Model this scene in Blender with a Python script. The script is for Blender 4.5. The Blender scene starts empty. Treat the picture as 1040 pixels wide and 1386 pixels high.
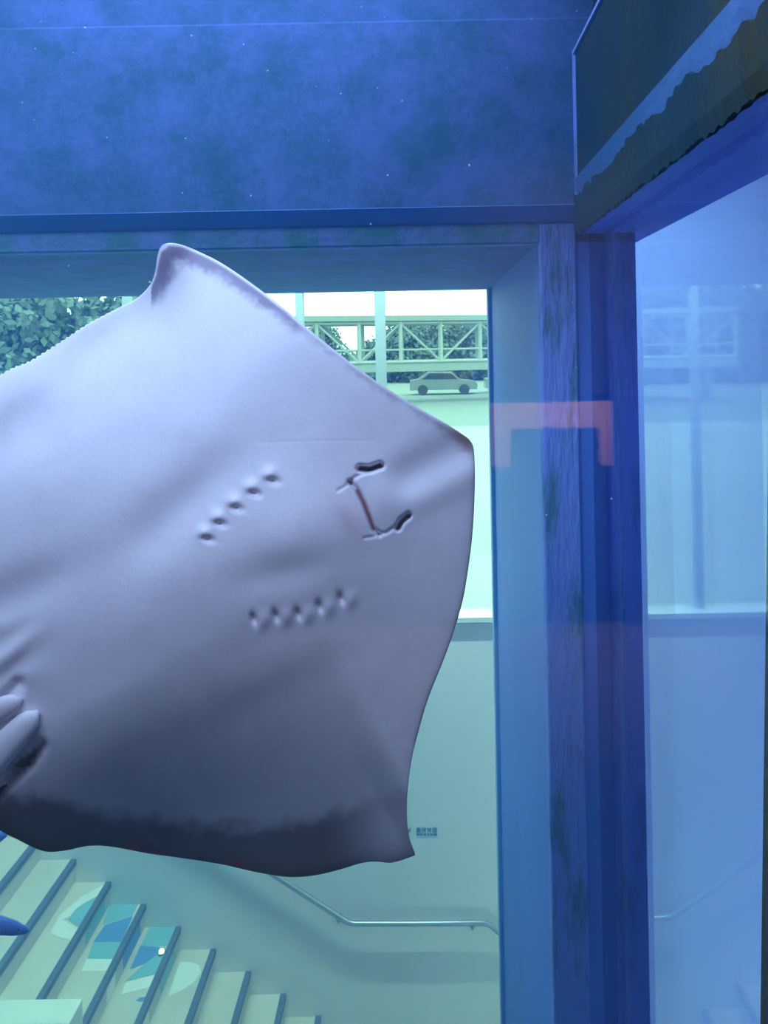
import bpy, bmesh, math, random
import numpy as np
from mathutils import Vector, Matrix, noise

random.seed(7)
np.random.seed(7)
S = bpy.context.scene
COL = S.collection

# ------------------------------------------------------------------ camera
F = 1000.0                      # focal length in pixels of the 1040x1386 frame
VX, VY = 572.0, 478.0           # where the optical axis meets the picture
ROLL = math.radians(1.1)
EYE = Vector((0.0, 0.0, 1.55))
cd = bpy.data.cameras.new('camera')
cam = bpy.data.objects.new('camera', cd)
COL.objects.link(cam)
cd.sensor_width = 36.0
cd.lens = F * 36.0 / 1386.0
cd.shift_x = -(VX - 520.0) / 1386.0
cd.shift_y = -(693.0 - VY) / 1386.0
cd.clip_start = 0.02
cd.clip_end = 400.0
cam.location = EYE
cam.rotation_euler = (Matrix.Rotation(math.radians(90), 4, 'X') @ Matrix.Rotation(-ROLL, 4, 'Z')).to_euler()
S.camera = cam

# ------------------------------------------------------------------ world, exposure
S.view_settings.view_transform = 'Standard'
S.view_settings.look = 'None'
S.view_settings.gamma = 1.0
S.view_settings.use_curve_mapping = False
S.view_settings.exposure = 0.0
S.cycles.use_denoising = True
S.cycles.transparent_max_bounces = 32
S.cycles.max_bounces = 10
S.cycles.volume_bounces = 1
S.cycles.caustics_reflective = False
S.cycles.caustics_refractive = False

W = bpy.data.worlds.new('overcast_sky')
S.world = W
W.use_nodes = True
bg = W.node_tree.nodes['Background']
bg.inputs['Color'].default_value = (0.93, 0.97, 1.0, 1)
bg.inputs['Strength'].default_value = 4.5


def area(name, loc, size, power, color, rot=(0, 0, 0), spread=180):
    l = bpy.data.lights.new(name, 'AREA')
    l.shape = 'RECTANGLE'
    l.size, l.size_y = size
    l.energy = power
    l.color = color
    l.spread = math.radians(spread)
    o = bpy.data.objects.new(name, l)
    COL.objects.link(o)
    o.location = loc
    o.rotation_euler = rot
    return o


# lamps over the tank, a line of downlights in the stair hall, a warm lamp in the viewing room
area('tank_lamp_front_offscreen', (-1.2, 1.55, 3.2), (2.6, 0.4), 32, (0.70, 0.78, 1.0), (math.radians(-6), 0, 0))
area('viewing_room_fill_offscreen', (-0.9, 0.22, 3.14), (2.4, 0.5), 118, (0.52, 0.63, 1.0), (math.radians(32), 0, 0))  # unseen fill added on the viewer's side to brighten the ray's belly
area('tank_lamp_rear_offscreen', (-0.8, 2.3, 3.25), (2.2, 0.5), 22, (0.55, 0.65, 1.0))
area('hall_ceiling_strip_offscreen', (-0.8, 4.98, 3.37), (5.0, 0.06), 460, (1.0, 0.97, 0.92))
area('viewing_room_wall_lamp_offscreen', (0.75, -0.60, 3.15), (0.5, 0.1), 48, (1.0, 0.66, 0.45), (math.radians(-27), 0, 0), 80)


def ray_dir(px, py):
    u, v = (px - VX) / F, (VY - py) / F
    c, s = math.cos(ROLL), math.sin(ROLL)
    return u * c + v * s, -u * s + v * c


def P(px, py, d):
    x, z = ray_dir(px, py)
    return Vector((x * d, d, EYE.z + z * d))


# ------------------------------------------------------------------ helpers
MATS = {}


def nodes_of(name):
    m = bpy.data.materials.new(name)
    m.use_nodes = True
    nt = m.node_tree
    b = nt.nodes['Principled BSDF']
    return m, nt, b


def mat(name, col, rough=0.6, col2=None, scale=5.0, bump=0.0, bscale=None, metal=0.0, stretch=(1, 1, 1), lo=0.4, hi=0.65, spec=0.5, grain=0.5):
    if name in MATS:
        return MATS[name]
    m, nt, b = nodes_of(name)
    b.inputs['Roughness'].default_value = rough
    b.inputs['Metallic'].default_value = metal
    b.inputs['Specular IOR Level'].default_value = spec
    tc = nt.nodes.new('ShaderNodeTexCoord')
    mp = nt.nodes.new('ShaderNodeMapping')
    mp.inputs['Scale'].default_value = stretch
    nt.links.new(tc.outputs['Object'], mp.inputs['Vector'])
    n = nt.nodes.new('ShaderNodeTexNoise')
    n.inputs['Scale'].default_value = scale
    n.inputs['Detail'].default_value = 8
    n.inputs['Roughness'].default_value = grain
    nt.links.new(mp.outputs['Vector'], n.inputs['Vector'])
    cr = nt.nodes.new('ShaderNodeValToRGB')
    cr.color_ramp.elements[0].position = lo
    cr.color_ramp.elements[1].position = hi
    c2 = col2 if col2 else tuple(x * 0.93 for x in col)
    cr.color_ramp.elements[0].color = (*col, 1)
    cr.color_ramp.elements[1].color = (*c2, 1)
    nt.links.new(n.outputs['Fac'], cr.inputs['Fac'])
    nt.links.new(cr.outputs['Color'], b.inputs['Base Color'])
    if bump:
        n2 = nt.nodes.new('ShaderNodeTexNoise')
        n2.inputs['Scale'].default_value = bscale or scale * 4
        n2.inputs['Detail'].default_value = 5
        nt.links.new(mp.outputs['Vector'], n2.inputs['Vector'])
        bp = nt.nodes.new('ShaderNodeBump')
        bp.inputs['Strength'].default_value = bump
        bp.inputs['Distance'].default_value = 0.02
        nt.links.new(n2.outputs['Fac'], bp.inputs['Height'])
        nt.links.new(bp.outputs['Normal'], b.inputs['Normal'])
    MATS[name] = m
    return m


def glass(name, tint, f0=0.04, rough=0.0, gain=1.0):
    """clear sheet: see-through with Schlick reflection on its faces"""
    if name in MATS:
        return MATS[name]
    m = bpy.data.materials.new(name)
    m.use_nodes = True
    nt = m.node_tree
    nt.nodes.clear()
    out = nt.nodes.new('ShaderNodeOutputMaterial')
    tr = nt.nodes.new('ShaderNodeBsdfTransparent')
    tr.inputs['Color'].default_value = (*tint, 1)
    gl = nt.nodes.new('ShaderNodeBsdfGlossy')
    gl.inputs['Roughness'].default_value = rough
    gl.inputs['Color'].default_value = (1, 1, 1, 1)
    lw = nt.nodes.new('ShaderNodeLayerWeight')
    lw.inputs['Blend'].default_value = 0.5
    pw = nt.nodes.new('ShaderNodeMath')
    pw.operation = 'POWER'
    pw.inputs[1].default_value = 5.0
    ma = nt.nodes.new('ShaderNodeMath')
    ma.operation = 'MULTIPLY_ADD'
    ma.inputs[1].default_value = gain * (1 - f0)
    ma.inputs[2].default_value = f0
    mx = nt.nodes.new('ShaderNodeMixShader')
    nt.links.new(lw.outputs['Facing'], pw.inputs[0])
    nt.links.new(pw.outputs[0], ma.inputs[0])
    nt.links.new(ma.outputs[0], mx.inputs[0])
    nt.links.new(tr.outputs[0], mx.inputs[1])
    nt.links.new(gl.outputs[0], mx.inputs[2])
    nt.links.new(mx.outputs[0], out.inputs['Surface'])
    MATS[name] = m
    return m


def emit(name, col, strength):
    m, nt, b = nodes_of(name)
    b.inputs['Emission Color'].default_value = (*col, 1)
    b.inputs['Emission Strength'].default_value = strength
    return m


def link(name, me, m=None, parent=None, smooth=False):
    o = bpy.data.objects.new(name, me)
    COL.objects.link(o)
    if m:
        me.materials.append(m)
    if parent:
        o.parent = parent
    if smooth:
        for p in me.polygons:
            p.use_smooth = True
    return o


def bm_obj(name, bm, m=None, parent=None, smooth=False):
    me = bpy.data.meshes.new(name)
    bm.to_mesh(me)
    bm.free()
    return link(name, me, m, parent, smooth)


def add_box(bm, a, b, bevel=0.0):
    x0, y0, z0 = (min(a[i], b[i]) for i in range(3))
    x1, y1, z1 = (max(a[i], b[i]) for i in range(3))
    vs = [bm.verts.new(c) for c in ((x0, y0, z0), (x1, y0, z0), (x1, y1, z0), (x0, y1, z0), (x0, y0, z1), (x1, y0, z1), (x1, y1, z1), (x0, y1, z1))]
    fs = [bm.faces.new([vs[i] for i in q]) for q in ((3, 2, 1, 0), (4, 5, 6, 7), (0, 1, 5, 4), (1, 2, 6, 5), (2, 3, 7, 6), (3, 0, 4, 7))]
    if bevel:
        es = list({e for f in fs for e in f.edges})
        bmesh.ops.bevel(bm, geom=es, offset=bevel, segments=1, affect='EDGES')


def box(name, a, b, m, parent=None, bevel=0.0):
    bm = bmesh.new()
    add_box(bm, a, b, bevel)
    return bm_obj(name, bm, m, parent)


def add_tube(bm, pts, rad, seg=10, caps=True):
    pts = [Vector(p) for p in pts]
    rads = rad if isinstance(rad, (list, tuple)) else [rad] * len(pts)
    rings = []
    for i, p in enumerate(pts):
        t = (pts[min(i + 1, len(pts) - 1)] - pts[max(i - 1, 0)]).normalized()
        up = Vector((0, 0, 1)) if abs(t.z) < 0.9 else Vector((1, 0, 0))
        a = t.cross(up).normalized()
        b = a.cross(t).normalized()
        rings.append([bm.verts.new(p + rads[i] * (math.cos(2 * math.pi * k / seg) * a + math.sin(2 * math.pi * k / seg) * b)) for k in range(seg)])
    for i in range(len(rings) - 1):
        for k in range(seg):
            bm.faces.new((rings[i][k], rings[i][(k + 1) % seg], rings[i + 1][(k + 1) % seg], rings[i + 1][k]))
    if caps:
        bm.faces.new(rings[0][::-1])
        bm.faces.new(rings[-1])


def tube(name, pts, rad, m, parent=None, seg=10, smooth=True):
    bm = bmesh.new()
    add_tube(bm, pts, rad, seg)
    bmesh.ops.recalc_face_normals(bm, faces=bm.faces)
    return bm_obj(name, bm, m, parent, smooth)


def prism(name, poly, axis, a, b, m, parent=None):
    """poly: 2D points in the two other axes, extruded along axis from a to b"""
    bm = bmesh.new()

    def at(p, w):
        c = list(p)
        c.insert(axis, w)
        return c
    v0 = [bm.verts.new(at(p, a)) for p in poly]
    v1 = [bm.verts.new(at(p, b)) for p in poly]
    n = len(poly)
    bm.faces.new(v0)
    bm.faces.new(v1[::-1])
    for i in range(n):
        bm.faces.new((v0[i], v1[i], v1[(i + 1) % n], v0[(i + 1) % n]))
    bmesh.ops.recalc_face_normals(bm, faces=bm.faces)
    return bm_obj(name, bm, m, parent)


def empty(name, loc=(0, 0, 0)):
    o = bpy.data.objects.new(name, None)
    o.empty_display_size = 0.1
    COL.objects.link(o)
    o.location = loc
    bpy.context.view_layer.update()
    return o


def under(o, parent):
    """parent o and keep its world place"""
    o.parent = parent
    o.matrix_parent_inverse = Matrix.Translation(parent.location).inverted()
    return o


def tag(o, label, cat, group=None):
    o['label'] = label
    o['category'] = cat
    if group:
        o['group'] = group
    return o


def struct(o, label=None):
    o['kind'] = 'structure'
    if label:
        o['label'] = label
    return o


# ------------------------------------------------------------------ main depths (metres from the eye)
YF = 1.27      # front face of the viewing pane
YB = 2.80      # back wall of the tank
YG = 4.85      # inner glazing at the far end of the deep reveal
YW = 6.20      # wall of the stair hall
XW = 0.596     # right wall of the tank
XP = 0.64      # side pane
ZT = 3.40      # ceiling

blue_wall = mat('blue_tank_concrete', (0.11, 0.185, 0.58), 0.85, (0.035, 0.13, 0.28), 4.5, 0.12, 30, lo=0.40, hi=0.62, grain=0.8)
blue_plain = mat('blue_reveal_paint', (0.11, 0.22, 0.85), 0.55, (0.09, 0.20, 0.78), 1.5)
rim_mat = mat('chalky_blue_rim_with_algae', (0.23, 0.31, 0.92), 0.85, (0.07, 0.19, 0.30), 8.0, 0.7, 30, stretch=(1.6, 1.0, 0.35), lo=0.50, hi=0.66, grain=0.7)
rim_top_mat = mat('green_stained_rim', (0.22, 0.30, 0.80), 0.85, (0.09, 0.28, 0.36), 7.0, 0.7, 30, lo=0.36, hi=0.6)
ledge_mat = mat('bare_blue_ledge', (0.13, 0.27, 0.72), 0.8, (0.10, 0.24, 0.62), 4.0, 0.3)
algae_mat = mat('dark_algae_coat', (0.018, 0.050, 0.075), 0.95, (0.045, 0.060, 0.045), 3.0, 0.35, 35, stretch=(1, 2.0, 0.7), lo=0.35, hi=0.7, spec=0.1)
right_ledge = mat('bare_teal_ledge', (0.055, 0.15, 0.42), 0.8, (0.04, 0.14, 0.30), 6.0, 0.3, grain=0.7)
algae_rim = mat('ragged_algae_rim', (0.035, 0.065, 0.055), 0.9, (0.07, 0.12, 0.16), 9.0, 1.0, 30, lo=0.5, hi=0.75)
white_wall = mat('white_hall_paint', (0.80, 0.80, 0.78), 0.7, (0.78, 0.78, 0.76), 0.8)
dark_wall = mat('charcoal_room_paint', (0.02, 0.02, 0.024), 0.9)
peach = mat('peach_room_paint', (0.80, 0.52, 0.36), 0.8)
dark_metal = mat('dark_grey_frame', (0.05, 0.055, 0.07), 0.6, bump=0.2, bscale=60)

# ------------------------------------------------------------------ tank shell
# back wall over the opening: upper face, chamfered ledge, solid back to the hall
zA, zB, zC = 2.089, 2.034, 1.955
struct(prism('wall_back', [(2.72, zA), (2.80, zB), (2.80, zC + 0.005), (YG, zC + 0.005), (YG, ZT), (2.75, ZT), (2.75, 2.79), (2.72, 2.77)], 0, -4.0, 0.812, blue_wall))
struct(prism('trim_1', [(2.80 - 0.004, zB + 0.002), (2.80 - 0.055 - 0.02, zA + 0.003), (2.72 - 0.004, zA - 0.004), (2.80 - 0.006, zB - 0.006)], 0, -4.0, 0.585, ledge_mat))
# rim round the opening
struct(box('trim_2', (-4.0, YB - 0.02, zC), (0.452, YB + 0.05, zB), rim_top_mat, bevel=0.006))
struct(box('trim_3', (0.448, YB - 0.022, -3.0), (0.585, YB + 0.05, zB - 0.002), rim_mat, bevel=0.006))
# right jamb of the deep opening
struct(box('wall_pier', (0.449, YB + 0.02, -3.0), (0.80, YG, zC + 0.3), blue_plain))
struct(box('trim_4', (0.425, YG - 0.12, -3.0), (0.452, YG - 0.02, zC + 0.01), mat('pale_sealant', (0.35, 0.55, 0.9), 0.5), bevel=0.004))
# right wall above the side window
zD = 1.997
zRA, zRB = 2.172, 2.108
struct(prism('wall_right', [(0.580, zRA), (XW, zRB), (XW, zD), (0.894, zD), (0.894, ZT), (0.66, ZT), (0.66, 2.66), (0.580, 2.64)], 1, 1.16, YB + 0.03, algae_mat))
struct(prism('trim_5', [(0.584, zRA + 0.006), (0.568, zRA + 0.003), (XW - 0.016, zRB - 0.004), (XW + 0.006, zRB - 0.006)], 1, 1.16, YB - 0.03, right_ledge))
struct(box('trim_6', (XW - 0.012, 1.16, zD - 0.003), (XW + 0.04, YB - 0.02, zRB - 0.004), algae_rim, bevel=0.006))
struct(box('wall_right_soffit', (XW + 0.002, 1.16, zD - 0.006), (0.893, 3.3, zD + 0.02), blue_plain))
struct(box('trim_7', (0.572, 1.16, 2.635), (0.60, YB - 0.04, 2.648), mat('pale_seam', (0.35, 0.4, 0.9), 0.7)))
struct(box('trim_8', (0.572, YB - 0.1, zA + 0.02), (0.60, YB - 0.05, 2.64), rim_mat, bevel=0.008))
# ragged algae growing up over the ledge, and tufts hanging under the rim
for nm, along in (('algae_fringe', 0),):
    bm = bmesh.new()
    prev = None
    n = 260
    for i in range(n + 1):
        y = 1.16 + (YB - 0.06 - 1.16) * i / n
        f = 0.16 + 0.42 * noise.noise(Vector((y * 7.0, 0.3, 0))) + 0.35 * noise.noise(Vector((y * 26.0, 2.3, 0)))
        f = min(max(f, 0.02), 0.85)
        lo_, hi_ = Vector((XW - 0.020, y, zRB - 0.008)), Vector((0.564, y, zRA))
        drop = 0.012 + 0.02 * abs(noise.noise(Vector((y * 31.0, 7.7, 0))))
        cur = [bm.verts.new(lo_.lerp(hi_, f) + Vector((0.006, 0, 0))), bm.verts.new(lo_.lerp(hi_, f * 0.8) + Vector((-0.006, 0, 0))),
               bm.verts.new(lo_ + Vector((-0.007, 0, 0))), bm.verts.new((XW - 0.022, y, zD + 0.02)), bm.verts.new((XW - 0.012, y, zD - drop)), bm.verts.new((XW + 0.01, y, zD - drop * 0.5))]
        if prev:
            for j in range(5):
                bm.faces.new((prev[j], prev[j + 1], cur[j + 1], cur[j]))
        prev = cur
    bmesh.ops.recalc_face_normals(bm, faces=bm.faces)
    o = bm_obj(nm, bm, algae_mat)
    o['kind'] = 'stuff'
    o['label'] = 'ragged dark algae growing over the blue ledge'
    o['category'] = 'algae'
# corner jamb beside the side pane and its pale sealed edge
struct(box('wall_jamb', (0.58, YB, -3.0), (0.815, YB + 0.12, zD), blue_plain))
# side pane
struct(box('window_2', (XP, 1.30, -3.0), (XP + 0.05, YB, zD), glass('blue_side_acrylic', (0.42, 0.60, 0.92), 0.04, 0.03)))
struct(box('trim_10', (0.722, YB - 0.014, -3.0), (0.736, YB + 0.01, zD - 0.006), mat('clear_bead', (0.5, 0.6, 0.95), 0.3)))
# floor, left wall, roof of tank and hall
struct(box('floor', (-4.1, 1.2, -3.1), (0.9, YG, -3.0), blue_wall))
struct(box('wall_left', (-4.1, 1.2, -3.0), (-4.0, YG, ZT), blue_wall))
struct(box('ceiling', (-6.0, 1.2, ZT), (4.5, YW + 0.2, ZT + 0.1), mat('white_ceiling', (0.7, 0.72, 0.75), 0.8)))
# front wall, viewing pane and its dark right frame
struct(box('wall_front', (-4.1, 1.14, 2.55), (2.6, 1.28, ZT), dark_wall))
struct(box('wall_front_sill', (-4.1, 1.14, -3.1), (2.6, 1.28, 0.20), dark_wall))
struct(box('wall_front_side', (0.72, 1.14, 0.2), (2.6, 1.28, 2.55), dark_wall))
bm = bmesh.new()
for (z, x) in ((0.15, 0.570), (2.6, 0.650)):
    for (xx, y) in ((x, 1.20), (0.80, 1.20), (0.80, 1.31), (x, 1.31)):
        bm.verts.new((xx, y, z))
bm.verts.ensure_lookup_table()
v = list(bm.verts)
for q in ((0, 1, 2, 3), (7, 6, 5, 4), (0, 4, 5, 1), (1, 5, 6, 2), (2, 6, 7, 3), (3, 7, 4, 0)):
    bm.faces.new([v[i] for i in q])
bmesh.ops.recalc_face_normals(bm, faces=bm.faces)
struct(bm_obj('trim_9', bm, dark_metal))
struct(box('window_1', (-4.0, YF, 0.19), (0.60, YF + 0.04, 2.56), glass('clear_viewing_acrylic', (0.97, 0.985, 1.0))))
# inner glazing to the stair hall
struct(box('window_3', (-4.0, YG, -3.0), (0.449, YG + 0.015, zC + 0.01), glass('green_hall_acrylic', (0.94, 1.0, 0.98), 0.03)))

# water: one body that fills the tank
m = bpy.data.materials.new('tank_water')
m.use_nodes = True
nt = m.node_tree
nt.nodes.clear()
out = nt.nodes.new('ShaderNodeOutputMaterial')
ab = nt.nodes.new('ShaderNodeVolumeAbsorption')
ab.inputs['Color'].default_value = (0.0, 0.78, 0.78, 1)
ab.inputs['Density'].default_value = 0.17
sc_ = nt.nodes.new('ShaderNodeVolumeScatter')
sc_.inputs['Color'].default_value = (0.12, 0.40, 1.0, 1)
sc_.inputs['Density'].default_value = 0.10
ad = nt.nodes.new('ShaderNodeAddShader')
nt.links.new(ab.outputs[0], ad.inputs[0])
nt.links.new(sc_.outputs[0], ad.inputs[1])
nt.links.new(ad.outputs[0], out.inputs['Volume'])
bm = bmesh.new()
y0 = YF + 0.041
for poly, za, zb in (([(-3.99, y0), (XP - 0.001, y0), (XP - 0.001, 2.777), (0.447, 2.777), (0.447, YG - 0.001), (-3.99, YG - 0.001)], -2.99, 1.950),
                     ([(-3.99, y0), (0.560, y0), (0.560, 2.715), (-3.99, 2.715)], 1.951, 2.95)):
    lo_ = [bm.verts.new((x, y, za)) for x, y in poly]
    hi_ = [bm.verts.new((x, y, zb)) for x, y in poly]
    bm.faces.new(lo_)
    bm.faces.new(hi_)
    for i in range(len(poly)):
        j = (i + 1) % len(poly)
        bm.faces.new((lo_[i], lo_[j], hi_[j], hi_[i]))
bmesh.ops.recalc_face_normals(bm, faces=bm.faces)
water = bm_obj('water', bm, m)
water['kind'] = 'stuff'
water['label'] = 'clear blue water filling the aquarium tank'
water['category'] = 'water'

# ------------------------------------------------------------------ viewing room behind the eye (mirrored faintly in the pane)
YR = -1.60
struct(box('wall_rear', (-3.0, YR - 0.1, -0.2), (2.6, YR, 3.2), dark_wall))
struct(box('wall_rear_panel', (0.38, YR - 0.01, 0.90), (1.06, YR + 0.012, 1.26), peach))
struct(box('trim_11', (0.87, YR - 0.01, 1.30), (1.05, YR + 0.03, 1.46), dark_wall, bevel=0.004))
struct(box('floor_viewing_room', (-3.0, YR, -0.1), (2.6, 1.14, 0.0), mat('grey_room_floor', (0.14, 0.14, 0.15), 0.7)))
struct(box('ceiling_viewing_room', (-3.0, YR, 3.2), (2.6, 1.14, 3.3), dark_wall))
struct(box('wall_viewing_room_left', (-3.1, YR, -0.1), (-3.0, 1.14, 3.3), dark_wall))
struct(box('wall_viewing_room_right', (2.6, YR, -0.1), (2.7, 1.14, 3.3), dark_wall))
struct(box('door_1', (0.49, YR, 0.3), (0.985, YR + 0.03, 1.115), mat('dark_blue_door', (0.02, 0.03, 0.06), 0.6), bevel=0.004))

# ------------------------------------------------------------------ stair hall
z_sill = EYE.z + ray_dir(645, 835)[1] * YW
z_head = 2.15
XL, XR = -5.8, 0.62       # span of the window
hall = struct(prism('wall_hall', [(-6.0, -6.2), (4.5, -6.2), (4.5, ZT), (XR, ZT), (XR, z_sill), (-6.0, z_sill)], 1, YW, YW + 0.2, white_wall))
struct(box('wall_hall_head', (-6.0, YW, z_head), (XR, YW + 0.2, ZT), white_wall))
struct(box('wall_hall_left', (-6.1, YG, -6.2), (-6.0, YW + 0.2, ZT), white_wall))
struct(box('wall_hall_right', (4.5, 1.2, -6.2), (4.6, YW + 0.2, ZT), white_wall))
struct(box('floor_hall', (-6.0, YG - 2.0, -6.3), (4.5, YW, -6.2), mat('grey_hall_floor', (0.5, 0.5, 0.48), 0.5)))
struct(box('wall_tank_outside', (-6.0, YG - 0.02, -6.2), (-4.0, YG + 0.015, ZT), blue_plain))
struct(box('wall_tank_base', (-6.0, YG - 0.05, -6.2), (0.8, YG + 0.015, -3.0), white_wall))
struct(box('wall_passage_near', (0.9, 1.2, -6.2), (4.5, 1.26, ZT), white_wall))

win = empty('window_4', (-2.5, YW, z_sill))
struct(win)
wf = mat('pale_window_frame', (0.30, 0.36, 0.34), 0.5)
sill_m = mat('white_sill', (0.88, 0.88, 0.86), 0.5)
under(box('window_sill', (XL, YW - 0.05, z_sill - 0.03), (XR + 0.02, YW + 0.1, z_sill + 0.012), sill_m), win)
under(box('window_sill', (XL, YW - 0.02, z_sill - 0.075), (XR + 0.02, YW, z_sill - 0.05), sill_m), win)
under(box('head_rail', (XL, YW + 0.05, z_head - 0.06), (XR, YW + 0.13, z_head), wf), win)
under(box('frame_post', (XR - 0.05, YW + 0.05, z_sill), (XR, YW + 0.13, z_head), wf), win)
mull = [(-420, 14), (-65, 14), (170, 14), (405, 10), (515, 14)]
xs = []
for px, w in mull:
    x = ray_dir(px, 480)[0] * YW
    hw = w / 2000 * YW
    under(box('mullion', (x - hw, YW + 0.05, z_sill), (x + hw, YW + 0.13, z_head), wf), win)
    xs.append(x)
xs = xs + [XR]
pane_m = glass('green_tinted_window_glass', (0.96, 1.0, 0.95), 0.03)
for a, b in zip(xs[:-1], xs[1:]):
    under(box('pane', (a, YW + 0.085, z_sill), (b, YW + 0.095, z_head), pane_m), win)

# staircase running down along the wall
tread_m = mat('pale_stone_tread', (0.66, 0.62, 0.52), 0.55, (0.60, 0.57, 0.49), 3.0)
riser_m = mat('grey_stone_riser', (0.58, 0.57, 0.52), 0.6)
strip_m = mat('dark_grey_nosing', (0.10, 0.14, 0.20), 0.6)
white_print = mat('white_print', (0.85, 0.86, 0.80), 0.5)
teal_print = mat('teal_print', (0.22, 0.50, 0.55), 0.5)
blue_print = mat('blue_print', (0.12, 0.30, 0.60), 0.5)
Y_NEAR = 5.064
st = empty('staircase', (P(240, 1250, YW).x, YW - 0.6, P(240, 1250, YW).z - 1.2))
tag(st, 'pale stone staircase with dark nosing strips along the white hall wall', 'staircase')
NOS = {}
for k in range(-5, 12):
    p = P(101 + 47.3 * k, 1163 + 30.3 * k, YW)
    NOS[k] = (p.x, p.z)
treads, risers = {}, {}
for k in range(-4, 12):
    x0, z0 = NOS[k - 1]
    x1, z1 = NOS[k]
    t = under(box('tread', (x0 - 0.005, Y_NEAR, z1 - 0.04), (x1 + 0.012, YW - 0.001, z1), tread_m, bevel=0.003), st)
    under(box('nosing_strip', (x1 - 0.03, Y_NEAR, z1 - 0.043), (x1 + 0.015, YW - 0.002, z1 + 0.003), strip_m), st).parent = t
    treads[k] = t
    if k < 11:
        r = under(box('riser', (x1 - 0.02, Y_NEAR, NOS[k + 1][1] - 0.02), (x1, YW - 0.001, z1 - 0.04), riser_m), st)
        risers[k] = r
for k, t in treads.items():
    for c in t.children:
        c.matrix_parent_inverse = t.matrix_parent_inverse.copy()
        c.matrix_parent_inverse = Matrix.Identity(4)
        t2 = t.matrix_basis
        c.matrix_parent_inverse = Matrix.Identity(4)


def tread_print(k, poly, m, lift=0.002):
    """flat print on tread k; poly gives picture points that lie on that tread"""
    z = NOS[k][1] + lift
    bm = bmesh.new()
    vs, vb = [], []
    for px, py in poly:
        dx, dz = ray_dir(px, py)
        d = (z - EYE.z) / dz
        x = min(max(dx * d, NOS[k - 1][0] + 0.002), NOS[k][0] - 0.03)
        y = min(max(d, Y_NEAR), YW - 0.005)
        vs.append(bm.verts.new((x, y, z)))
        vb.append(bm.verts.new((x, y, z - lift)))
    bm.faces.new(vs)
    n = len(vs)
    for i in range(n):
        bm.faces.new((vs[i], vb[i], vb[(i + 1) % n], vs[(i + 1) % n]))
    bmesh.ops.recalc_face_normals(bm, faces=bm.faces)
    o = bm_obj('mural_patch', bm, m)
    o.parent = treads[k]
    return o


def riser_print(k, ya, yb, m, part=(0.0, 1.0)):
    x1, z1 = NOS[k]
    zb = NOS[k + 1][1]
    z1 -= 0.045
    lo, hi = zb + (z1 - zb) * part[0], zb + (z1 - zb) * part[1]
    o = box('mural_patch', (x1 - 0.001, ya, lo), (x1 + 0.002, yb, hi), m)
    o.parent = risers[k]
    return o


tread_print(1, [(142, 1196), (110, 1214), (78, 1241), (82, 1246), (94, 1240), (104, 1229), (118, 1220), (135, 1213)], white_print)
tread_print(1, [(135, 1213), (118, 1220), (104, 1229), (92, 1245), (104, 1253), (116, 1254)], teal_print, 0.0021)
tread_print(1, [(78, 1244), (68, 1262), (80, 1268), (100, 1272), (110, 1256), (96, 1252), (88, 1246)], white_print, 0.0022)
tread_print(2, [(188, 1222), (150, 1222), (138, 1252), (178, 1240)], teal_print)
tread_print(2, [(180, 1240), (142, 1252), (126, 1275), (168, 1275)], blue_print, 0.0021)
tread_print(2, [(168, 1275), (126, 1275), (118, 1298), (156, 1298)], teal_print, 0.0022)
tread_print(2, [(156, 1298), (118, 1298), (110, 1314), (150, 1314)], white_print, 0.0023)
tread_print(3, [(238, 1252), (204, 1252), (190, 1282), (226, 1280)], teal_print)
tread_print(3, [(216, 1282), (190, 1280), (176, 1312), (196, 1304), (218, 1288)], blue_print, 0.0021)
tread_print(3, [(226, 1284), (196, 1304), (170, 1328), (214, 1318)], teal_print, 0.0022)
tread_print(3, [(214, 1319), (170, 1330), (164, 1346), (208, 1336)], white_print, 0.0023)
tread_print(3, [(200, 1349), (190, 1350), (184, 1354), (192, 1356), (202, 1353)], blue_print, 0.0024)
tread_print(4, [(244, 1302), (258, 1302), (270, 1306), (272, 1316), (262, 1330), (246, 1340), (228, 1348), (236, 1324)], white_print)
for k, m_ in ((1, teal_print), (2, blue_print), (3, teal_print)):
    riser_print(k, 5.75, 6.1, m_, (0.1, 0.9))
riser_print(2, 5.45, 5.6, white_print, (0.0, 1.0))
riser_print(3, 5.35, 5.5, white_print, (0.0, 1.0))

# reflected glint on a step, added as a small glowing disc
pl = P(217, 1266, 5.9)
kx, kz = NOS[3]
sl = empty('stair_glint', (pl.x, 5.92, kz + 0.001))
tag(sl, 'tiny glowing disc added as a reflected glint on a teal printed stair tread', 'glint')
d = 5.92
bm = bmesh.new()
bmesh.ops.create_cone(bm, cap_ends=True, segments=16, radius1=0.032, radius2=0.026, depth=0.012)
o = bm_obj('glint_rim', bm, mat('steel', (0.6, 0.6, 0.6), 0.3, metal=1.0), sl)
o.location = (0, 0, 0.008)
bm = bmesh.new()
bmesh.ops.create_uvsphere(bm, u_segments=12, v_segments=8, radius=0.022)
o = bm_obj('lens', bm, emit('warm_glint', (1.0, 0.85, 0.6), 6.0), sl)  # emissive dome stands for the glint, no real lamp here
o.location = (0, 0, 0.014)

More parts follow.
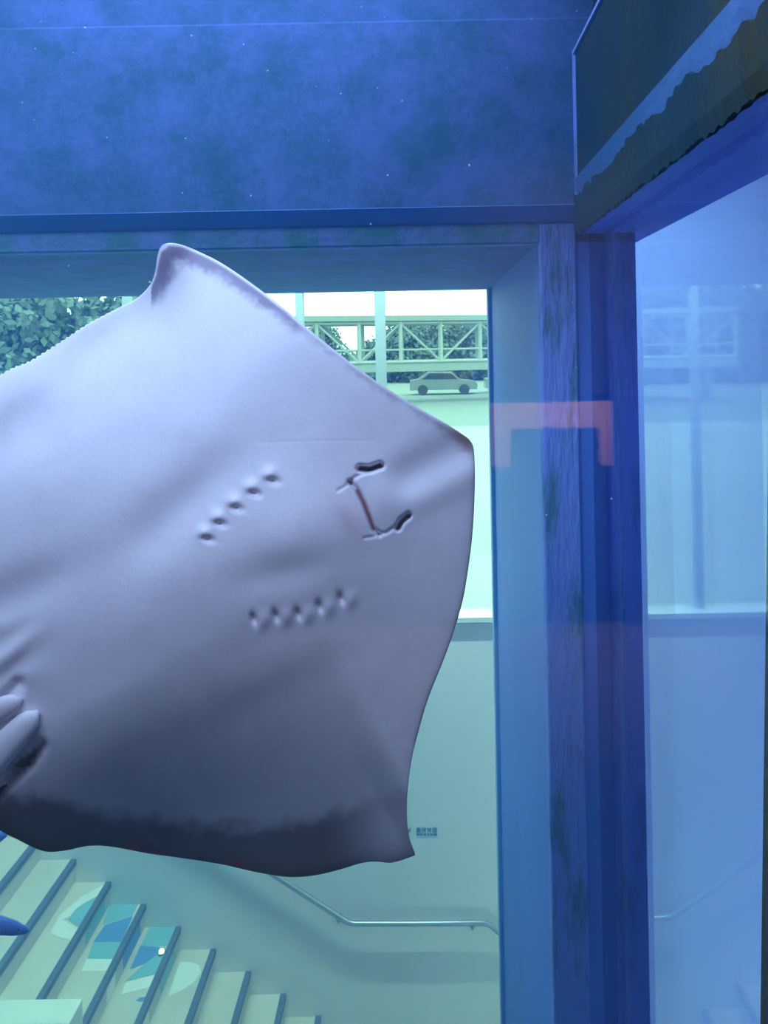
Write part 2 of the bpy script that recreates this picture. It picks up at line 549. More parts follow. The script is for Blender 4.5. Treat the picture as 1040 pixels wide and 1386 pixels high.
# handrail
rail_m = mat('brushed_steel_rail', (0.42, 0.46, 0.50), 0.35, metal=0.6)
hr = empty('handrail', (P(460, 1245, YW).x, YW - 0.08, P(460, 1245, YW).z))
tag(hr, 'slim metal handrail on the white stair wall, sloping then level', 'handrail')
yr = YW - 0.075
pts = [P(px, py, yr) for px, py in ((100, 1003), (300, 1136), (380, 1190), (470, 1248), (480, 1250), (560, 1250), (655, 1249), (664, 1252), (700, 1282), (760, 1325))]
under(tube('rail', pts, 0.022, rail_m, seg=12), hr)
for px, py in ((300, 1136), (458, 1240), (640, 1249)):
    p = P(px, py, yr)
    under(tube('bracket', [p + Vector((0, 0, -0.015)), p + Vector((0, 0.0, -0.05)), p + Vector((0, 0.07, -0.06))], 0.009, rail_m, seg=8), hr)
    under(tube('rosette', [p + Vector((0, 0.062, -0.06)), p + Vector((0, 0.076, -0.06))], 0.032, rail_m, seg=14), hr)

# wall sign: icon, four squarish characters, a line of small type (illegible in the photograph)
ink = mat('slate_blue_ink', (0.10, 0.22, 0.36), 0.6)
sp = P(575, 1126, YW)
sg = empty('wall_sign', sp)
tag(sg, 'small slate lettering with an icon on the white stair wall', 'sign')


def glyph(px, py, w, h, strokes, name='character'):
    bm = bmesh.new()
    for (a, b, c, d_) in strokes:
        p0 = P(px + a * w, py + b * h, YW)
        p1 = P(px + c * w, py + d_ * h, YW)
        add_box(bm, (p0.x, YW - 0.006, p0.z), (p1.x, YW + 0.002, p1.z))
    under(bm_obj(name, bm, ink), sg)


hatch = [[(0, 0, 1, .16), (0, .42, 1, .56), (.42, 0, .58, 1), (0, .84, 1, 1)],
         [(0, 0, .2, 1), (.35, .05, 1, .2), (.6, 0, .76, 1), (.35, .5, 1, .64)],
         [(0, .1, 1, .26), (.15, .1, .3, 1), (.7, .1, .85, 1), (.15, .55, .85, .68)],
         [(0, 0, 1, .15), (0, 0, .15, .9), (.85, 0, 1, .9), (.3, .4, .7, .55), (0, .82, 1, .96)]]
for i in range(4):
    glyph(564 + i * 7.3, 1120, 5.6, 6.2, hatch[i])
glyph(564, 1128, 28, 2.6, [(0, .1, .12, .9), (.16, 0, .3, .8), (.34, .1, .46, .9), (.5, .1, .62, .9), (.66, 0, .8, .9), (.84, .1, 1, .9)], 'small_type')
glyph(552, 1120, 6, 7, [(0, .4, .5, .6), (.4, .2, .6, .8), (.55, .0, .75, .25)], 'icon')

# white parapet at the near edge of the stairs
pb = [P(0, 1362, 5.02), P(108, 1358, 5.02)]
wb = box('stair_parapet', (pb[0].x - 0.6, YG + 0.018, -6.2), (pb[1].x, 5.062, pb[1].z), mat('white_box_paint', (0.8, 0.82, 0.78), 0.5), bevel=0.006)
tag(wb, 'plain white parapet block beside the open edge of the stairs', 'parapet')

# ------------------------------------------------------------------ outdoors
ground_z = -1.05
g = struct(box('floor_outside_paving', (-60, YW + 0.2, ground_z - 0.1), (60, 26.0, ground_z), mat('pale_paving', (0.46, 0.46, 0.42), 0.9, (0.42, 0.43, 0.39), 0.3)))
g = struct(box('floor_outside_road', (-160, 26.0, ground_z - 0.1), (160, 160, ground_z - 0.02), mat('grey_green_road', (0.27, 0.30, 0.27), 0.9)))
steel = mat('pale_green_steel', (0.42, 0.46, 0.42), 0.6)
deck_m = mat('bridge_deck', (0.30, 0.33, 0.30), 0.8)
br = empty('truss_footbridge', (0, 40, ground_z))
tag(br, 'covered steel truss footbridge outside the hall window', 'bridge')
BA, BB = Vector((-14.0, 36.0, 0)), Vector((16.0, 43.0, 0))
ztop, zmid, zbot = 3.55, 2.95, 0.75


def bp(t, z, off=0.0):
    p = BA.lerp(BB, t)
    return Vector((p.x, p.y + off, z))


def bar(name, a, b, w, m, parent):
    bm = bmesh.new()
    add_tube(bm, [a, b], w, 4)
    bmesh.ops.recalc_face_normals(bm, faces=bm.faces)
    return under(bm_obj(name, bm, m), parent)


NP = 14
for off in (0.0, 2.4):
    for z, w in ((ztop - 0.35, 0.10), (zbot + 0.35, 0.10), (1.75, 0.05)):
        bar('chord', bp(0, z, off), bp(1, z, off), w, steel, br)
    for i in range(NP + 1):
        bar('post', bp(i / NP, zbot + 0.3, off), bp(i / NP, ztop - 0.3, off), 0.10, steel, br)
        if i < NP:
            a, b = (zbot + 0.35, ztop - 0.4) if i % 2 else (ztop - 0.4, zbot + 0.35)
            bar('diagonal', bp(i / NP, a, off), bp((i + 1) / NP, b, off), 0.055, steel, br)
for nm, z0, z1 in (('roof', ztop - 0.28, ztop), ('deck', zbot - 0.15, zbot + 0.22)):
    bm = bmesh.new()
    q = [bp(0, z0, -0.3), bp(1, z0, -0.3), bp(1, z0, 2.8), bp(0, z0, 2.8)]
    v0 = [bm.verts.new(p) for p in q]
    v1 = [bm.verts.new(p + Vector((0, 0, z1 - z0))) for p in q]
    bm.faces.new(v0)
    bm.faces.new(v1)
    for i in range(4):
        bm.faces.new((v0[i], v0[(i + 1) % 4], v1[(i + 1) % 4], v1[i]))
    bmesh.ops.recalc_face_normals(bm, faces=bm.faces)
    under(bm_obj(nm, bm, deck_m), br)
for t in (0.03, 0.35, 0.62, 0.95):
    bar('pier', bp(t, ground_z - 0.05, 1.2), bp(t, zbot - 0.1, 1.2), 0.3, deck_m, br)

leaf_m = mat('tree_foliage', (0.13, 0.18, 0.16), 0.9, (0.17, 0.22, 0.18), 1.2, 0.8, 3)
bark = mat('bark', (0.08, 0.06, 0.045), 0.9)


def tree(px, d_, top_py, width, label, seed):
    rnd = random.Random(seed)
    top = P(px, top_py, d_)
    H = top.z - ground_z
    t = empty('tree', (top.x, d_, ground_z - 0.02))
    tag(t, label, 'tree', 'trees beyond the footbridge')
    tube('trunk', [(0, 0, -0.05), (0.05, 0, H * 0.3), (0, 0.05, H * 0.6)], [0.25, 0.2, 0.1], bark, t, 8)
    bm = bmesh.new()
    for i in range(70):
        a = rnd.uniform(0, 2 * math.pi)
        zz = rnd.uniform(0.12, 1.0)
        rr = math.sqrt(rnd.random()) * width * 0.5 * math.sqrt(max(0.0, 1 - ((zz - 0.45) / 0.62) ** 2))
        sz = rnd.uniform(0.09, 0.15) * width
        c = Vector((rr * math.cos(a), rr * math.sin(a), zz * H - sz * 0.8))
        mtx = Matrix.Translation(c) @ Matrix.Diagonal((sz * 0.5, sz * 0.5, sz * 0.4, 1))
        bmesh.ops.create_icosphere(bm, subdivisions=1, radius=1.0, matrix=mtx)
        for _ in range(200):
            d3 = Vector((rnd.gauss(0, 1), rnd.gauss(0, 1), rnd.gauss(0, 1))).normalized()
            q = c + d3 * sz * rnd.uniform(0.45, 1.08)
            u = Vector((rnd.gauss(0, 1), rnd.gauss(0, 1), rnd.gauss(0, 1))).normalized() * rnd.uniform(0.014, 0.028) * width
            w_ = u.cross(d3 + Vector((rnd.gauss(0, .5), rnd.gauss(0, .5), rnd.gauss(0, .5)))).normalized() * u.length * 0.6
            bm.faces.new([bm.verts.new(q + e) for e in (u, w_, -u, -w_)])
    bm_obj('crown', bm, leaf_m, t)
    return t


tree(60, 55, 384, 17, 'broad dark tree beyond the far end of the footbridge', 1)
tree(-150, 58, 380, 18, 'tall dark tree standing away from the footbridge', 2)
tree(250, 60, 388, 14, 'dark round tree behind the footbridge beside the gap of sky', 3)
tree(415, 58, 432, 7, 'small dark tree at the edge of the gap of sky', 4)
tree(560, 70, 436, 10, 'low tree showing through the truss panels', 5)
tree(640, 72, 434, 10, 'low wide tree showing through the last truss panels', 6)
# hedge-like hillside far behind
bm = bmesh.new()
nx = 80
vs = []
for i in range(nx + 1):
    x = -120 + 240 * i / nx
    hgt = 4.3 - 3.2 * math.exp(-((x + 10.5) / 4.0) ** 2) + 0.7 * noise.noise(Vector((x * 0.08, 3.1, 0))) + 0.35 * noise.noise(Vector((x * 0.5, 1.1, 0)))
    vs.append([bm.verts.new((x, 95, ground_z - 0.1)), bm.verts.new((x, 100, hgt)), bm.verts.new((x, 125, ground_z - 0.1))])
for i in range(nx):
    for j in range(2):
        bm.faces.new((vs[i][j], vs[i + 1][j], vs[i + 1][j + 1], vs[i][j + 1]))
bmesh.ops.recalc_face_normals(bm, faces=bm.faces)
hl = bm_obj('hillside', bm, leaf_m)
struct(hl)


def car(px, d_, col, label):
    p = P(px, 520, d_)
    c = empty('car', (p.x, d_, ground_z - 0.02))
    tag(c, label, 'car', 'parked cars outside')
    cm = mat('car_paint_' + label.split()[0], col, 0.2)
    body = [(-2.1, .3), (2.1, .3), (2.15, .62), (1.95, .82), (1.1, .92), (.55, 1.38), (-.95, 1.42), (-1.6, .98), (-2.1, .9)]
    prism('body', body, 1, -0.85, 0.85, cm, c)
    gm = mat('car_glass', (0.02, 0.025, 0.03), 0.05)
    prism('side_window', [(.9, .95), (.5, 1.32), (-.85, 1.35), (-1.35, .98)], 1, -0.87, -0.84, gm, c)
    prism('windscreen', [(1.08, .95), (.60, 1.36), (.64, 1.37), (1.13, .96)], 1, -0.7, 0.7, gm, c)
    for x in (-1.3, 1.3):
        for y in (-0.86, 0.7):
            tube('wheel', [(x, y, .32), (x, y + .16, .32)], 0.32, mat('tyre', (0.08, 0.08, 0.08), 0.8), c, 16, False)
    return c


car(600, 47, (0.30, 0.34, 0.33), 'grey parked car under the truss footbridge')
car(700, 48, (0.35, 0.38, 0.38), 'silver parked car beyond the end of the window')

# ------------------------------------------------------------------ the ray
OX, OY = 493.0, 690.0
D0 = 1.52
CX, CY = 335.0, 765.0
outline = [(228, 329), (245, 331), (268, 340), (300, 356), (340, 383), (378, 412), (420, 447), (470, 487), (520, 523), (560, 548), (600, 571), (625, 587), (637, 597), (642, 612), (643, 660), (640, 720), (634, 770), (626, 815), (612, 862), (596, 905), (580, 945), (568, 985), (558, 1025), (552, 1070), (551, 1105), (555, 1135), (562, 1156), (558, 1159), (545, 1164), (528, 1168), (510, 1166), (490, 1168), (460, 1177), (425, 1185), (390, 1187), (350, 1181), (300, 1170), (250, 1162), (200, 1155), (150, 1146), (120, 1145), (90, 1151), (65, 1153), (45, 1147), (25, 1137), (0, 1124), (-22, 1104), (-30, 1078), (-20, 1055), (-60, 1010), (-90, 985), (-105, 955), (-110, 925), (-115, 890), (-128, 862), (-160, 840), (-178, 805), (-175, 740), (-140, 655), (-80, 572), (0, 508), (40, 489), (80, 464), (120, 438), (160, 417), (185, 404), (203, 386), (210, 368), (213, 348), (218, 334)]


def catmull(pts, per):
    n = len(pts)
    o = []
    for i in range(n):
        p0, p1, p2, p3 = (np.array(pts[(i + j - 1) % n], float) for j in range(4))
        for q in range(per):
            t = q / per
            o.append(0.5 * ((2 * p1) + (-p0 + p2) * t + (2 * p0 - 5 * p1 + 4 * p2 - p3) * t * t + (-p0 + 3 * p1 - 3 * p2 + p3) * t ** 3))
    return np.array(o)


dense = catmull(outline, 24)
NS, NR = 960, 230
seglen = np.linalg.norm(np.roll(dense, -1, 0) - dense, axis=1)
cum = np.concatenate([[0], np.cumsum(seglen)])
tt = np.linspace(0, cum[-1], NS, endpoint=False)
closed = np.vstack([dense, dense[:1]])
OUT = np.stack([np.interp(tt, cum, closed[:, i]) for i in range(2)], 1)
# fine frilled rear edge of the upper wing
for i in range(NS):
    x, y = OUT[i]
    if x < 190 and y < 560:
        OUT[i] += np.array([-0.5, -0.85]) * (1.3 * math.sin(tt[i] * 0.8) * min(1.0, (190 - x) / 90))


def sstep(x, a, b):
    t = np.clip((x - a) / (b - a), 0, 1)
    return t * t * (3 - 2 * t)


def seg_dist(X, Y, poly, closed_=False):
    best = np.full(X.shape, 1e9)
    n = len(poly)
    for i in range(n if closed_ else n - 1):
        ax, ay = poly[i]
        bx_, by_ = poly[(i + 1) % n]
        dx, dy = bx_ - ax, by_ - ay
        L = dx * dx + dy * dy + 1e-9
        t = np.clip(((X - ax) * dx + (Y - ay) * dy) / L, 0, 1)
        best = np.minimum(best, np.hypot(X - ax - t * dx, Y - ay - t * dy))
    return best


def vnoise(X, Y, sc, seed=0.0):
    return np.array([noise.noise(Vector((x * sc, y * sc, seed))) for x, y in zip(X.ravel(), Y.ravel())]).reshape(X.shape)


def ell(X, Y, cx, cy, ang, ra, rb):
    c, s = math.cos(ang), math.sin(ang)
    a = ((X - cx) * c + (Y - cy) * s) / ra
    b = (-(X - cx) * s + (Y - cy) * c) / rb
    return np.exp(-(a * a + b * b))


MOUTH = [(474, 652), (484, 664), (493, 682), (500, 700), (506, 716), (514, 723)]
NOST_A = [(488, 634), (500, 635), (515, 630)]
NOST_B = [(553, 698), (544, 705), (539, 714)]
GROOVE_A = [(474, 653), (481, 646), (495, 639)]
GROOVE_B = [(514, 723), (524, 721), (532, 715), (538, 716)]
GILL_A = [(281, 730), (298, 709), (320, 688), (344, 668), (369, 651)]
GILL_B = [(344, 838), (374, 834), (404, 831), (433, 821), (462, 810)]


def height(X, Y, fine=True):
    dx, dy = X - OX, Y - OY
    s = 0.894 * dx - 0.447 * dy
    t = 0.447 * dx + 0.894 * dy
    h = np.zeros_like(X)
    # thick middle of the body
    h += 0.050 * np.exp(-((s + 210) / 260) ** 2 - (t / 150) ** 2)
    h += 0.018 * np.exp(-((s + 95) / 85) ** 2 - (t / 85) ** 2)
    # lower wing bends away
    q = np.clip((t - 110) / 340, 0, 2)
    h -= 0.11 * q ** 2
    # its trailing part hinges back behind the stiff leading strip
    k = np.clip(-s - 128, -300, 900)
    hinge = np.where(k > 120, k, 10 * np.log1p(np.exp(np.minimum(k, 120) / 10)))
    h -= 0.00064 * np.minimum(hinge, 330) * sstep(t, 60, 380)
    h += 0.00000058 * np.clip(t - 90, 0, 380) ** 2 * sstep(s, -160, -110)
    # upper wing leans back
    q = np.clip((-t - 140) / 300, 0, 2)
    h -= 0.13 * q ** 2
    h -= 0.05 * sstep(-t, 250, 420) * sstep(-s, 20, 300)
    h += 0.020 * np.exp(-((t + 345) / 45) ** 2) * sstep(-s, 120, 330)
    # soft fold where the upper wing starts to lean, and its rear border turning up again
    sd = (np.interp(X, [-200, 0, 180, 290, 400, 500], [690, 655, 640, 560, 430, 300]) - Y) * 0.75
    h -= 0.00027 * 14 * np.log1p(np.exp(np.clip(sd / 14, -30, 30)))
    sd = (np.interp(X, [-200, 0, 100, 210, 260], [700, 585, 505, 395, 330]) - Y) * 0.77
    h += 0.00110 * 9 * np.log1p(np.exp(np.clip(sd / 9, -30, 30)))
    # curled tips
    h += 0.05 * ell(X, Y, 222, 330, 0.0, 40, 60)
    h += 0.05 * ell(X, Y, 560, 1160, 0.0, 45, 60)
    # snout
    h -= 0.011 * np.exp(-((t + 18) / 24) ** 2) * sstep(s, 30, 80)
    h -= 0.05 * sstep(s, 60, 190) * 1.0
    h += 0.006 * np.exp(-((t - 22) / 20) ** 2) * sstep(s, 20, 70)
    # hollows beside the gill rows
    h -= 0.014 * ell(X, Y, 240, 690, -0.75, 110, 34)
    h -= 0.010 * ell(X, Y, 385, 775, -0.2, 70, 26)
    h += 0.004 * ell(X, Y, 380, 905, -0.55, 120, 34)
    h -= 0.003 * ell(X, Y, 330, 960, -0.45, 120, 34)
    h -= 0.012 * ell(X, Y, 20, 805, -0.4, 90, 30)
    # rear folds near the pelvic fins
    w = sstep(-X, -95, 10) * sstep(Y, 800, 860) * (1 - sstep(Y, 990, 1050))
    h += w * 0.005 * np.sin((Y + 0.35 * X) * 0.10 + 1.2 + 1.5 * np.sin(X * 0.05 + Y * 0.02)) * (0.5 + 0.5 * np.sin(Y * 0.037))
    if fine:
        h -= 0.020 * np.exp(-(seg_dist(X, Y, [(54, 1010), (38, 1034), (10, 1062), (-15, 1085)]) / 8) ** 2)
        h -= 0.018 * np.exp(-(seg_dist(X, Y, [(-30, 965), (5, 945), (24, 926)]) / 9) ** 2)
        # mouth, nostrils, flap
        h += 0.0075 * np.exp(-((X - 522) / 28) ** 2 - ((Y - 678) / 36) ** 2)
        h -= 0.016 * np.exp(-(seg_dist(X, Y, MOUTH) / 3.0) ** 2)
        h -= 0.050 * np.exp(-(seg_dist(X, Y, NOST_A) / 3.6) ** 2)
        h -= 0.042 * np.exp(-(seg_dist(X, Y, NOST_B) / 3.2) ** 2)
        h -= 0.004 * np.exp(-(seg_dist(X, Y, GROOVE_A) / 2.4) ** 2)
        h -= 0.004 * np.exp(-(seg_dist(X, Y, GROOVE_B) / 2.4) ** 2)
        h -= 0.002 * np.exp(-(seg_dist(X, Y, [(458, 664), (474, 654)]) / 2.4) ** 2)
        h -= 0.0025 * np.exp(-(seg_dist(X, Y, [(494, 728), (504, 727), (513, 723)]) / 2.2) ** 2)
        h += 0.004 * ell(X, Y, 468, 690, 1.1, 34, 14)
        # creases
        h -= 0.0003 * np.exp(-(seg_dist(X, Y, [(350, 599), (420, 597), (508, 596)]) / 1.8) ** 2)
        for i, (gx, gy) in enumerate(GILL_A):
            h += 0.0075 * ell(X, Y, gx - 5, gy - 9, -0.75, 10, 9)
            h -= 0.0100 * ell(X, Y, gx, gy, 0.15, 8.5, 4.6)
        for i, (gx, gy) in enumerate(GILL_B):
            h += 0.0042 * ell(X, Y, gx + 13, gy + 2, 0.3, 9, 13)
            h -= 0.0085 * ell(X, Y, gx, gy, 1.25, 8.5, 4.8)
    return h


rr = np.linspace(0, 1, NR + 1)[1:]
cen = np.array([CX, CY])
GX = CX + rr[:, None] * (OUT[None, :, 0] - CX)
GY = CY + rr[:, None] * (OUT[None, :, 1] - CY)
H = height(GX, GY)
Hc = height(np.array([[CX]]), np.array([[CY]]))[0, 0]
EDGE = seg_dist(GX, GY, [tuple(p) for p in OUT[::6]], True)
# skin relief, faint
H += 0.0016 * vnoise(GX, GY, 0.016, 4.0)
H = H - 0.004 * np.exp(-EDGE / 6.0)


def to_world(X, Y, D):
    c, s_ = math.cos(ROLL), math.sin(ROLL)
    u, v_ = (X - VX) / F, (VY - Y) / F
    return np.stack([(u * c + v_ * s_) * D, D, EYE.z + (-u * s_ + v_ * c) * D], -1)


belly = to_world(GX, GY, D0 - H).reshape(-1, 3)
# back: coarser rings
NRD = 40
rd = np.linspace(0, 1, NRD + 1)[1:-1]
DXg = CX + rd[:, None] * (OUT[None, :, 0] - CX)
DYg = CY + rd[:, None] * (OUT[None, :, 1] - CY)
ED = seg_dist(DXg, DYg, [tuple(p) for p in OUT[::6]], True)
sD = 0.894 * (DXg - OX) - 0.447 * (DYg - OY)
tD = 0.447 * (DXg - OX) + 0.894 * (DYg - OY)
thick = 0.006 + 0.045 * (1 - np.exp(-ED / 90)) + 0.15 * np.exp(-((sD + 190) / 230) ** 2 - (tD / 125) ** 2) * (1 - np.exp(-ED / 60))
for eye_t in (-62, 62):          # raised eyes on the back
    thick += 0.03 * np.exp(-((sD + 20) / 22) ** 2 - ((tD - eye_t) / 18) ** 2)
Hd = height(DXg, DYg, False) - thick
back = to_world(DXg, DYg, D0 - Hd).reshape(-1, 3)
vc_b = to_world(np.array([CX]), np.array([CY]), np.array([D0 - Hc]))
vc_d = to_world(np.array([CX]), np.array([CY]), np.array([D0 - Hc + 0.2]))
verts = np.vstack([belly, back, vc_b, vc_d])
nb = NR * NS
faces = []
for r in range(NR - 1):
    a = r * NS
    for k in range(NS):
        k2 = (k + 1) % NS
        faces.append((a + k, a + k2, a + NS + k2, a + NS + k))
ib, idd = len(verts) - 2, len(verts) - 1
for k in range(NS):
    faces.append((ib, (k + 1) % NS, k))
nd = NRD - 1
for r in range(nd):
    for k in range(NS):
        k2 = (k + 1) % NS
        a0, a1 = nb + r * NS + k, nb + r * NS + k2
        if r < nd - 1:
            b0, b1 = a0 + NS, a1 + NS
        else:
            b0, b1 = (NR - 1) * NS + k, (NR - 1) * NS + k2
        faces.append((a1, a0, b0, b1))
for k in range(NS):
    faces.append((idd, nb + k, nb + (k + 1) % NS))

# pigment
N1 = vnoise(GX, GY, 0.05, 1.0)
N2 = vnoise(GX, GY, 0.16, 2.0)
base = np.array([0.78, 0.75, 0.80])
C = np.broadcast_to(base, GX.shape + (3,)).copy()


def blend(C, col, w):
    return C * (1 - w[..., None]) + np.array(col) * w[..., None]


# pinkish mottling on the belly
C = blend(C, (0.74, 0.66, 0.70), np.clip(0.55 * (N1 - 0.05), 0, 0.3))
# dark band along the rear edge of the lower wing
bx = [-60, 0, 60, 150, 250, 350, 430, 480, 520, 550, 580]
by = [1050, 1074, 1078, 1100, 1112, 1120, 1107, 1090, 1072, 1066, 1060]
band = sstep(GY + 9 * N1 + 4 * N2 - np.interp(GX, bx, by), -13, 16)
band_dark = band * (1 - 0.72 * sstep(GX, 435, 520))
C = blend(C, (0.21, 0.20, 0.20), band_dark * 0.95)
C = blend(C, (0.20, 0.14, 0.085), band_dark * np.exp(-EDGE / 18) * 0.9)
for (rx, ry, a, b) in ((325, 1168, 12, 6), (180, 1147, 16, 5), (210, 1153, 20, 4)):
    C = blend(C, (0.55, 0.08, 0.10), 0.95 * ell(GX, GY, rx, ry, 0.15, a, b) * np.clip(0.7 + N2, 0, 1))
# purple-grey leading edge of the upper wing
lead = (GX > 205) & (GY < 612)
wid = np.interp(GX, [205, 240, 300, 400, 410, 480, 560, 610, 640], [22, 24, 19, 13, 8, 7, 7, 14, 20])
w = sstep(wid + 5 * N1 + 4 * N2 - EDGE, -9, 10) * lead * sstep(EDGE, 1.5, 5)
C = blend(C, (0.20, 0.16, 0.27), w * np.interp(GX, [205, 300, 400, 410, 600, 640], [0.85, 0.85, 0.85, 0.6, 0.6, 0.3]))
C = blend(C, (0.30, 0.19, 0.16), ell(GX, GY, 632, 596, 0.75, 34, 12) * sstep(18 - EDGE, 0, 10))
C = blend(C, (0.30, 0.24, 0.32), 0.6 * np.exp(-(EDGE / 3.0) ** 2) * (GX > 560) * (GY > 600))
C = blend(C, (0.35, 0.30, 0.42), ell(GX, GY, 384, 425, 0.7, 9, 5) * 0.8)
# reddish mouth lining, dark ragged spot along the groove by the fin
C = blend(C, (0.28, 0.07, 0.08), 0.95 * np.exp(-(seg_dist(GX, GY, MOUTH[1:-1]) / 2.4) ** 2))
C = blend(C, (0.12, 0.115, 0.10), np.clip(1.4 * ell(GX, GY, 34, 1032, -0.7, 24, 8) + 0.8 * N2 * ell(GX, GY, 34, 1032, -0.7, 30, 12), 0, 1))
C = blend(C, (0.72, 0.55, 0.60), 0.5 * ell(GX, GY, 470, 700, 1.1, 40, 12))
C = C.reshape(-1, 3)
CD = np.broadcast_to(np.array([0.09, 0.08, 0.07]), (len(back), 3))
cols = np.vstack([C, CD, base[None], np.array([[0.09, 0.08, 0.07]])])

# pelvic fins and tail join the same body
bm = bmesh.new()


def lobe(p0, p1, r0, r1, flat, lift):
    n, sg_ = 14, 18
    a = np.array(p0, float)
    b = np.array(p1, float)
    dirv = (b - a) / np.linalg.norm(b - a)
    nor = np.array([-dirv[1], dirv[0]])
    rings = []
    for i in range(n + 1):
        t = i / n
        c = a + (b - a) * t
        rad = (r0 + (r1 - r0) * t) * math.sqrt(max(0.02, 1 - (2 * t - 1) ** 6))
        hb = float(height(np.array([c[0]]), np.array([c[1]]), False)[0])
        ring = []
        for k in range(sg_):
            an = 2 * math.pi * k / sg_
            q = c + nor * rad * math.cos(an)
            dd = D0 - hb - lift - math.sin(an) * rad * flat * 0.0015
            ring.append(bm.verts.new(P(q[0], q[1], dd)))
        rings.append(ring)
    for i in range(n):
        for k in range(sg_):
            bm.faces.new((rings[i][k], rings[i][(k + 1) % sg_], rings[i + 1][(k + 1) % sg_], rings[i + 1][k]))
    bm.faces.new(rings[0])
    bm.faces.new(rings[-1])


lobe((52, 962), (-70, 1092), 16, 26, 0.6, 0.006)
lobe((30, 945), (-100, 1010), 14, 24, 0.6, 0.004)
lobe((-20, 900), (-150, 930), 16, 26, 0.6, 0.004)
tp = [(20, 925), (-60, 962), (-140, 1002), (-260, 1062), (-420, 1135), (-620, 1215), (-800, 1270)]
tr = [0.050, 0.045, 0.034, 0.024, 0.016, 0.010, 0.004]
add_tube(bm, [P(x, y, D0 + 0.05 + 0.0002 * (20 - x)) for x, y in tp], tr, 14)
bmesh.ops.recalc_face_normals(bm, faces=bm.faces)
bm.verts.ensure_lookup_table()
off = len(verts)
xv = np.array([v_.co[:] for v_ in bm.verts])
xf = [tuple(off + v_.index for v_ in f.verts) for f in bm.faces]
bm.free()
verts = np.vstack([verts, xv])
cols = np.vstack([cols, np.broadcast_to(base, (len(xv), 3))])
faces += xf
root = Vector(P(300, 780, D0))
me = bpy.data.meshes.new('stingray')
me.from_pydata((verts - np.array(root)).tolist(), [], faces)
at = me.color_attributes.new('pigment', 'FLOAT_COLOR', 'POINT')
at.data.foreach_set('color', np.hstack([cols, np.ones((len(cols), 1))]).astype(np.float32).ravel())
m, nt, b = nodes_of('ray_skin')
an = nt.nodes.new('ShaderNodeAttribute')
an.attribute_name = 'pigment'
tc = nt.nodes.new('ShaderNodeTexCoord')
nz = nt.nodes.new('ShaderNodeTexNoise')
nz.inputs['Scale'].default_value = 90
nz.inputs['Detail'].default_value = 4
nt.links.new(tc.outputs['Object'], nz.inputs['Vector'])
bpn = nt.nodes.new('ShaderNodeBump')
bpn.inputs['Strength'].default_value = 0.06
bpn.inputs['Distance'].default_value = 0.01
nt.links.new(nz.outputs['Fac'], bpn.inputs['Height'])
nt.links.new(bpn.outputs['Normal'], b.inputs['Normal'])
nt.links.new(an.outputs['Color'], b.inputs['Base Color'])
b.inputs['Roughness'].default_value = 0.5
b.inputs['Specular IOR Level'].default_value = 0.25
ray_o = link('stingray', me, m, smooth=True)
ray_o.location = root
tag(ray_o, 'large pale bellied stingray with mouth and gill slits against the glass', 'stingray')


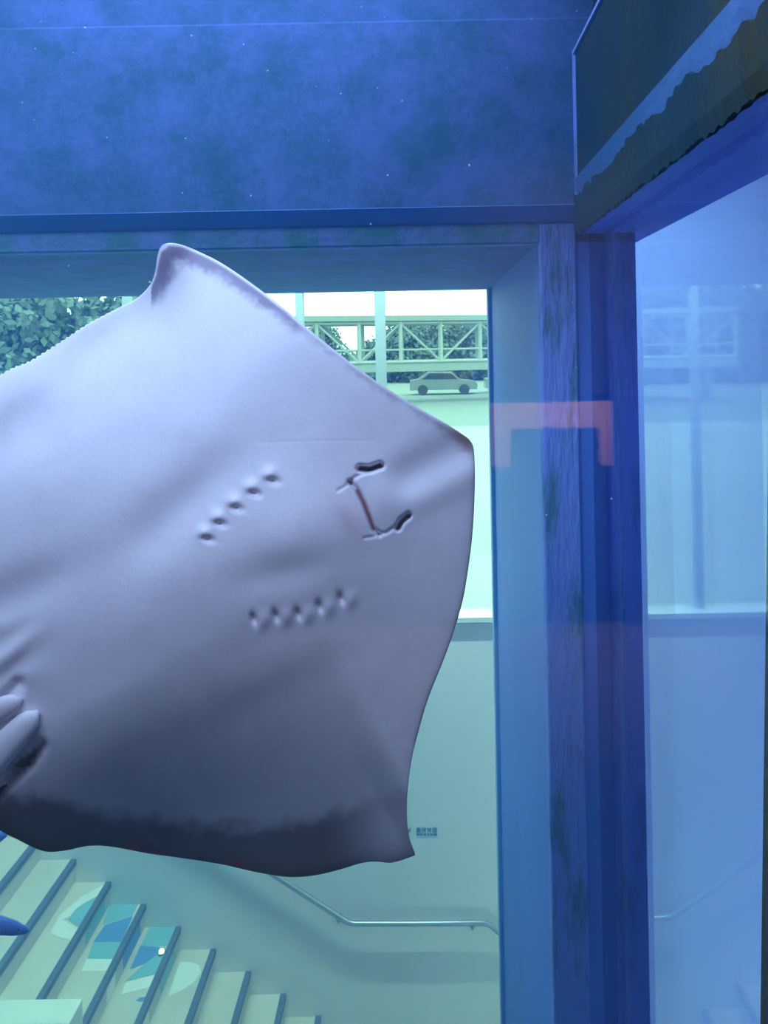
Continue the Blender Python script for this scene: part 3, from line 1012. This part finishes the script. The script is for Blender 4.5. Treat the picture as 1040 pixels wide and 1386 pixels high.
# ------------------------------------------------------------------ small blue fish
def fish(nose, d_, length, thick_, slope, label):
    fm = mat('blue_fish_skin', (0.16, 0.40, 0.95), 0.35, (0.16, 0.26, 0.80), 12.0)
    n0 = P(nose[0], nose[1], d_)
    f = empty('blue_fish', n0 - Vector((length / 2, 0, 0)))
    f.rotation_euler = (0, slope, 0)
    tag(f, label, 'fish')
    bm = bmesh.new()
    prof = [(0.5, 0.02), (0.46, 0.35), (0.36, 0.72), (0.2, 0.97), (0.0, 1.0), (-0.2, 0.74), (-0.36, 0.36), (-0.44, 0.2)]
    seg = 14
    rings = []
    for x, r in prof:
        rings.append([bm.verts.new((x * length, 0.55 * thick_ * r * math.cos(2 * math.pi * k / seg), thick_ * r * math.sin(2 * math.pi * k / seg))) for k in range(seg)])
    for i in range(len(rings) - 1):
        for k in range(seg):
            bm.faces.new((rings[i][k], rings[i][(k + 1) % seg], rings[i + 1][(k + 1) % seg], rings[i + 1][k]))
    bm.faces.new(rings[0])
    bm.faces.new(rings[-1])
    bmesh.ops.recalc_face_normals(bm, faces=bm.faces)
    bm_obj('body', bm, fm, f, True)
    L, T = length, thick_
    prism('tail_fin', [(-.42 * L, 0.2 * T), (-.56 * L, 0.9 * T), (-.50 * L, 0), (-.56 * L, -.9 * T), (-.42 * L, -.2 * T)], 1, -0.003, 0.003, fm, f)
    prism('dorsal_fin', [(.12 * L, .9 * T), (-.05 * L, 1.45 * T), (-.28 * L, 1.0 * T), (-.3 * L, .5 * T)], 1, -0.003, 0.003, fm, f)
    for s_ in (-1, 1):
        bm = bmesh.new()
        bmesh.ops.create_uvsphere(bm, u_segments=10, v_segments=6, radius=0.1 * T, matrix=Matrix.Translation((0.4 * L, s_ * 0.3 * T, 0.15 * T)))
        bm_obj('eye', bm, mat('black_eye', (0.01, 0.01, 0.01), 0.1), f, True)


fish((43, 1244), 2.55, 0.40, 0.036, math.radians(12), 'slim blue fish swimming in front of the stair treads')
fish((12, 1141), 2.60, 0.36, 0.040, math.radians(-10), 'blue fish half hidden by the dark rear edge of the stingray')

# ------------------------------------------------------------------ specks drifting in the water
bm = bmesh.new()
spots = [(525, 237), (203, 382), (775, 409), (877, 407), (781, 497), (828, 675), (740, 697), (93, 360), (490, 10), (980, 25), (720, 26), (445, 190), (330, 60)]
spots += [(random.uniform(0, 800), random.uniform(0, 320)) for _ in range(22)]
for (px, py) in spots:
    dd = random.uniform(1.7, 2.6)
    if px > 790:
        dd = random.uniform(1.38, 1.5)
    bmesh.ops.create_icosphere(bm, subdivisions=1, radius=random.uniform(0.0006, 0.0016) * dd, matrix=Matrix.Translation(P(px, py, dd)))
sk = bm_obj('water_specks', bm, mat('pale_speck', (0.9, 0.92, 0.95), 0.6))
sk['kind'] = 'stuff'
sk['label'] = 'tiny pale specks drifting in the tank water'
sk['category'] = 'specks'
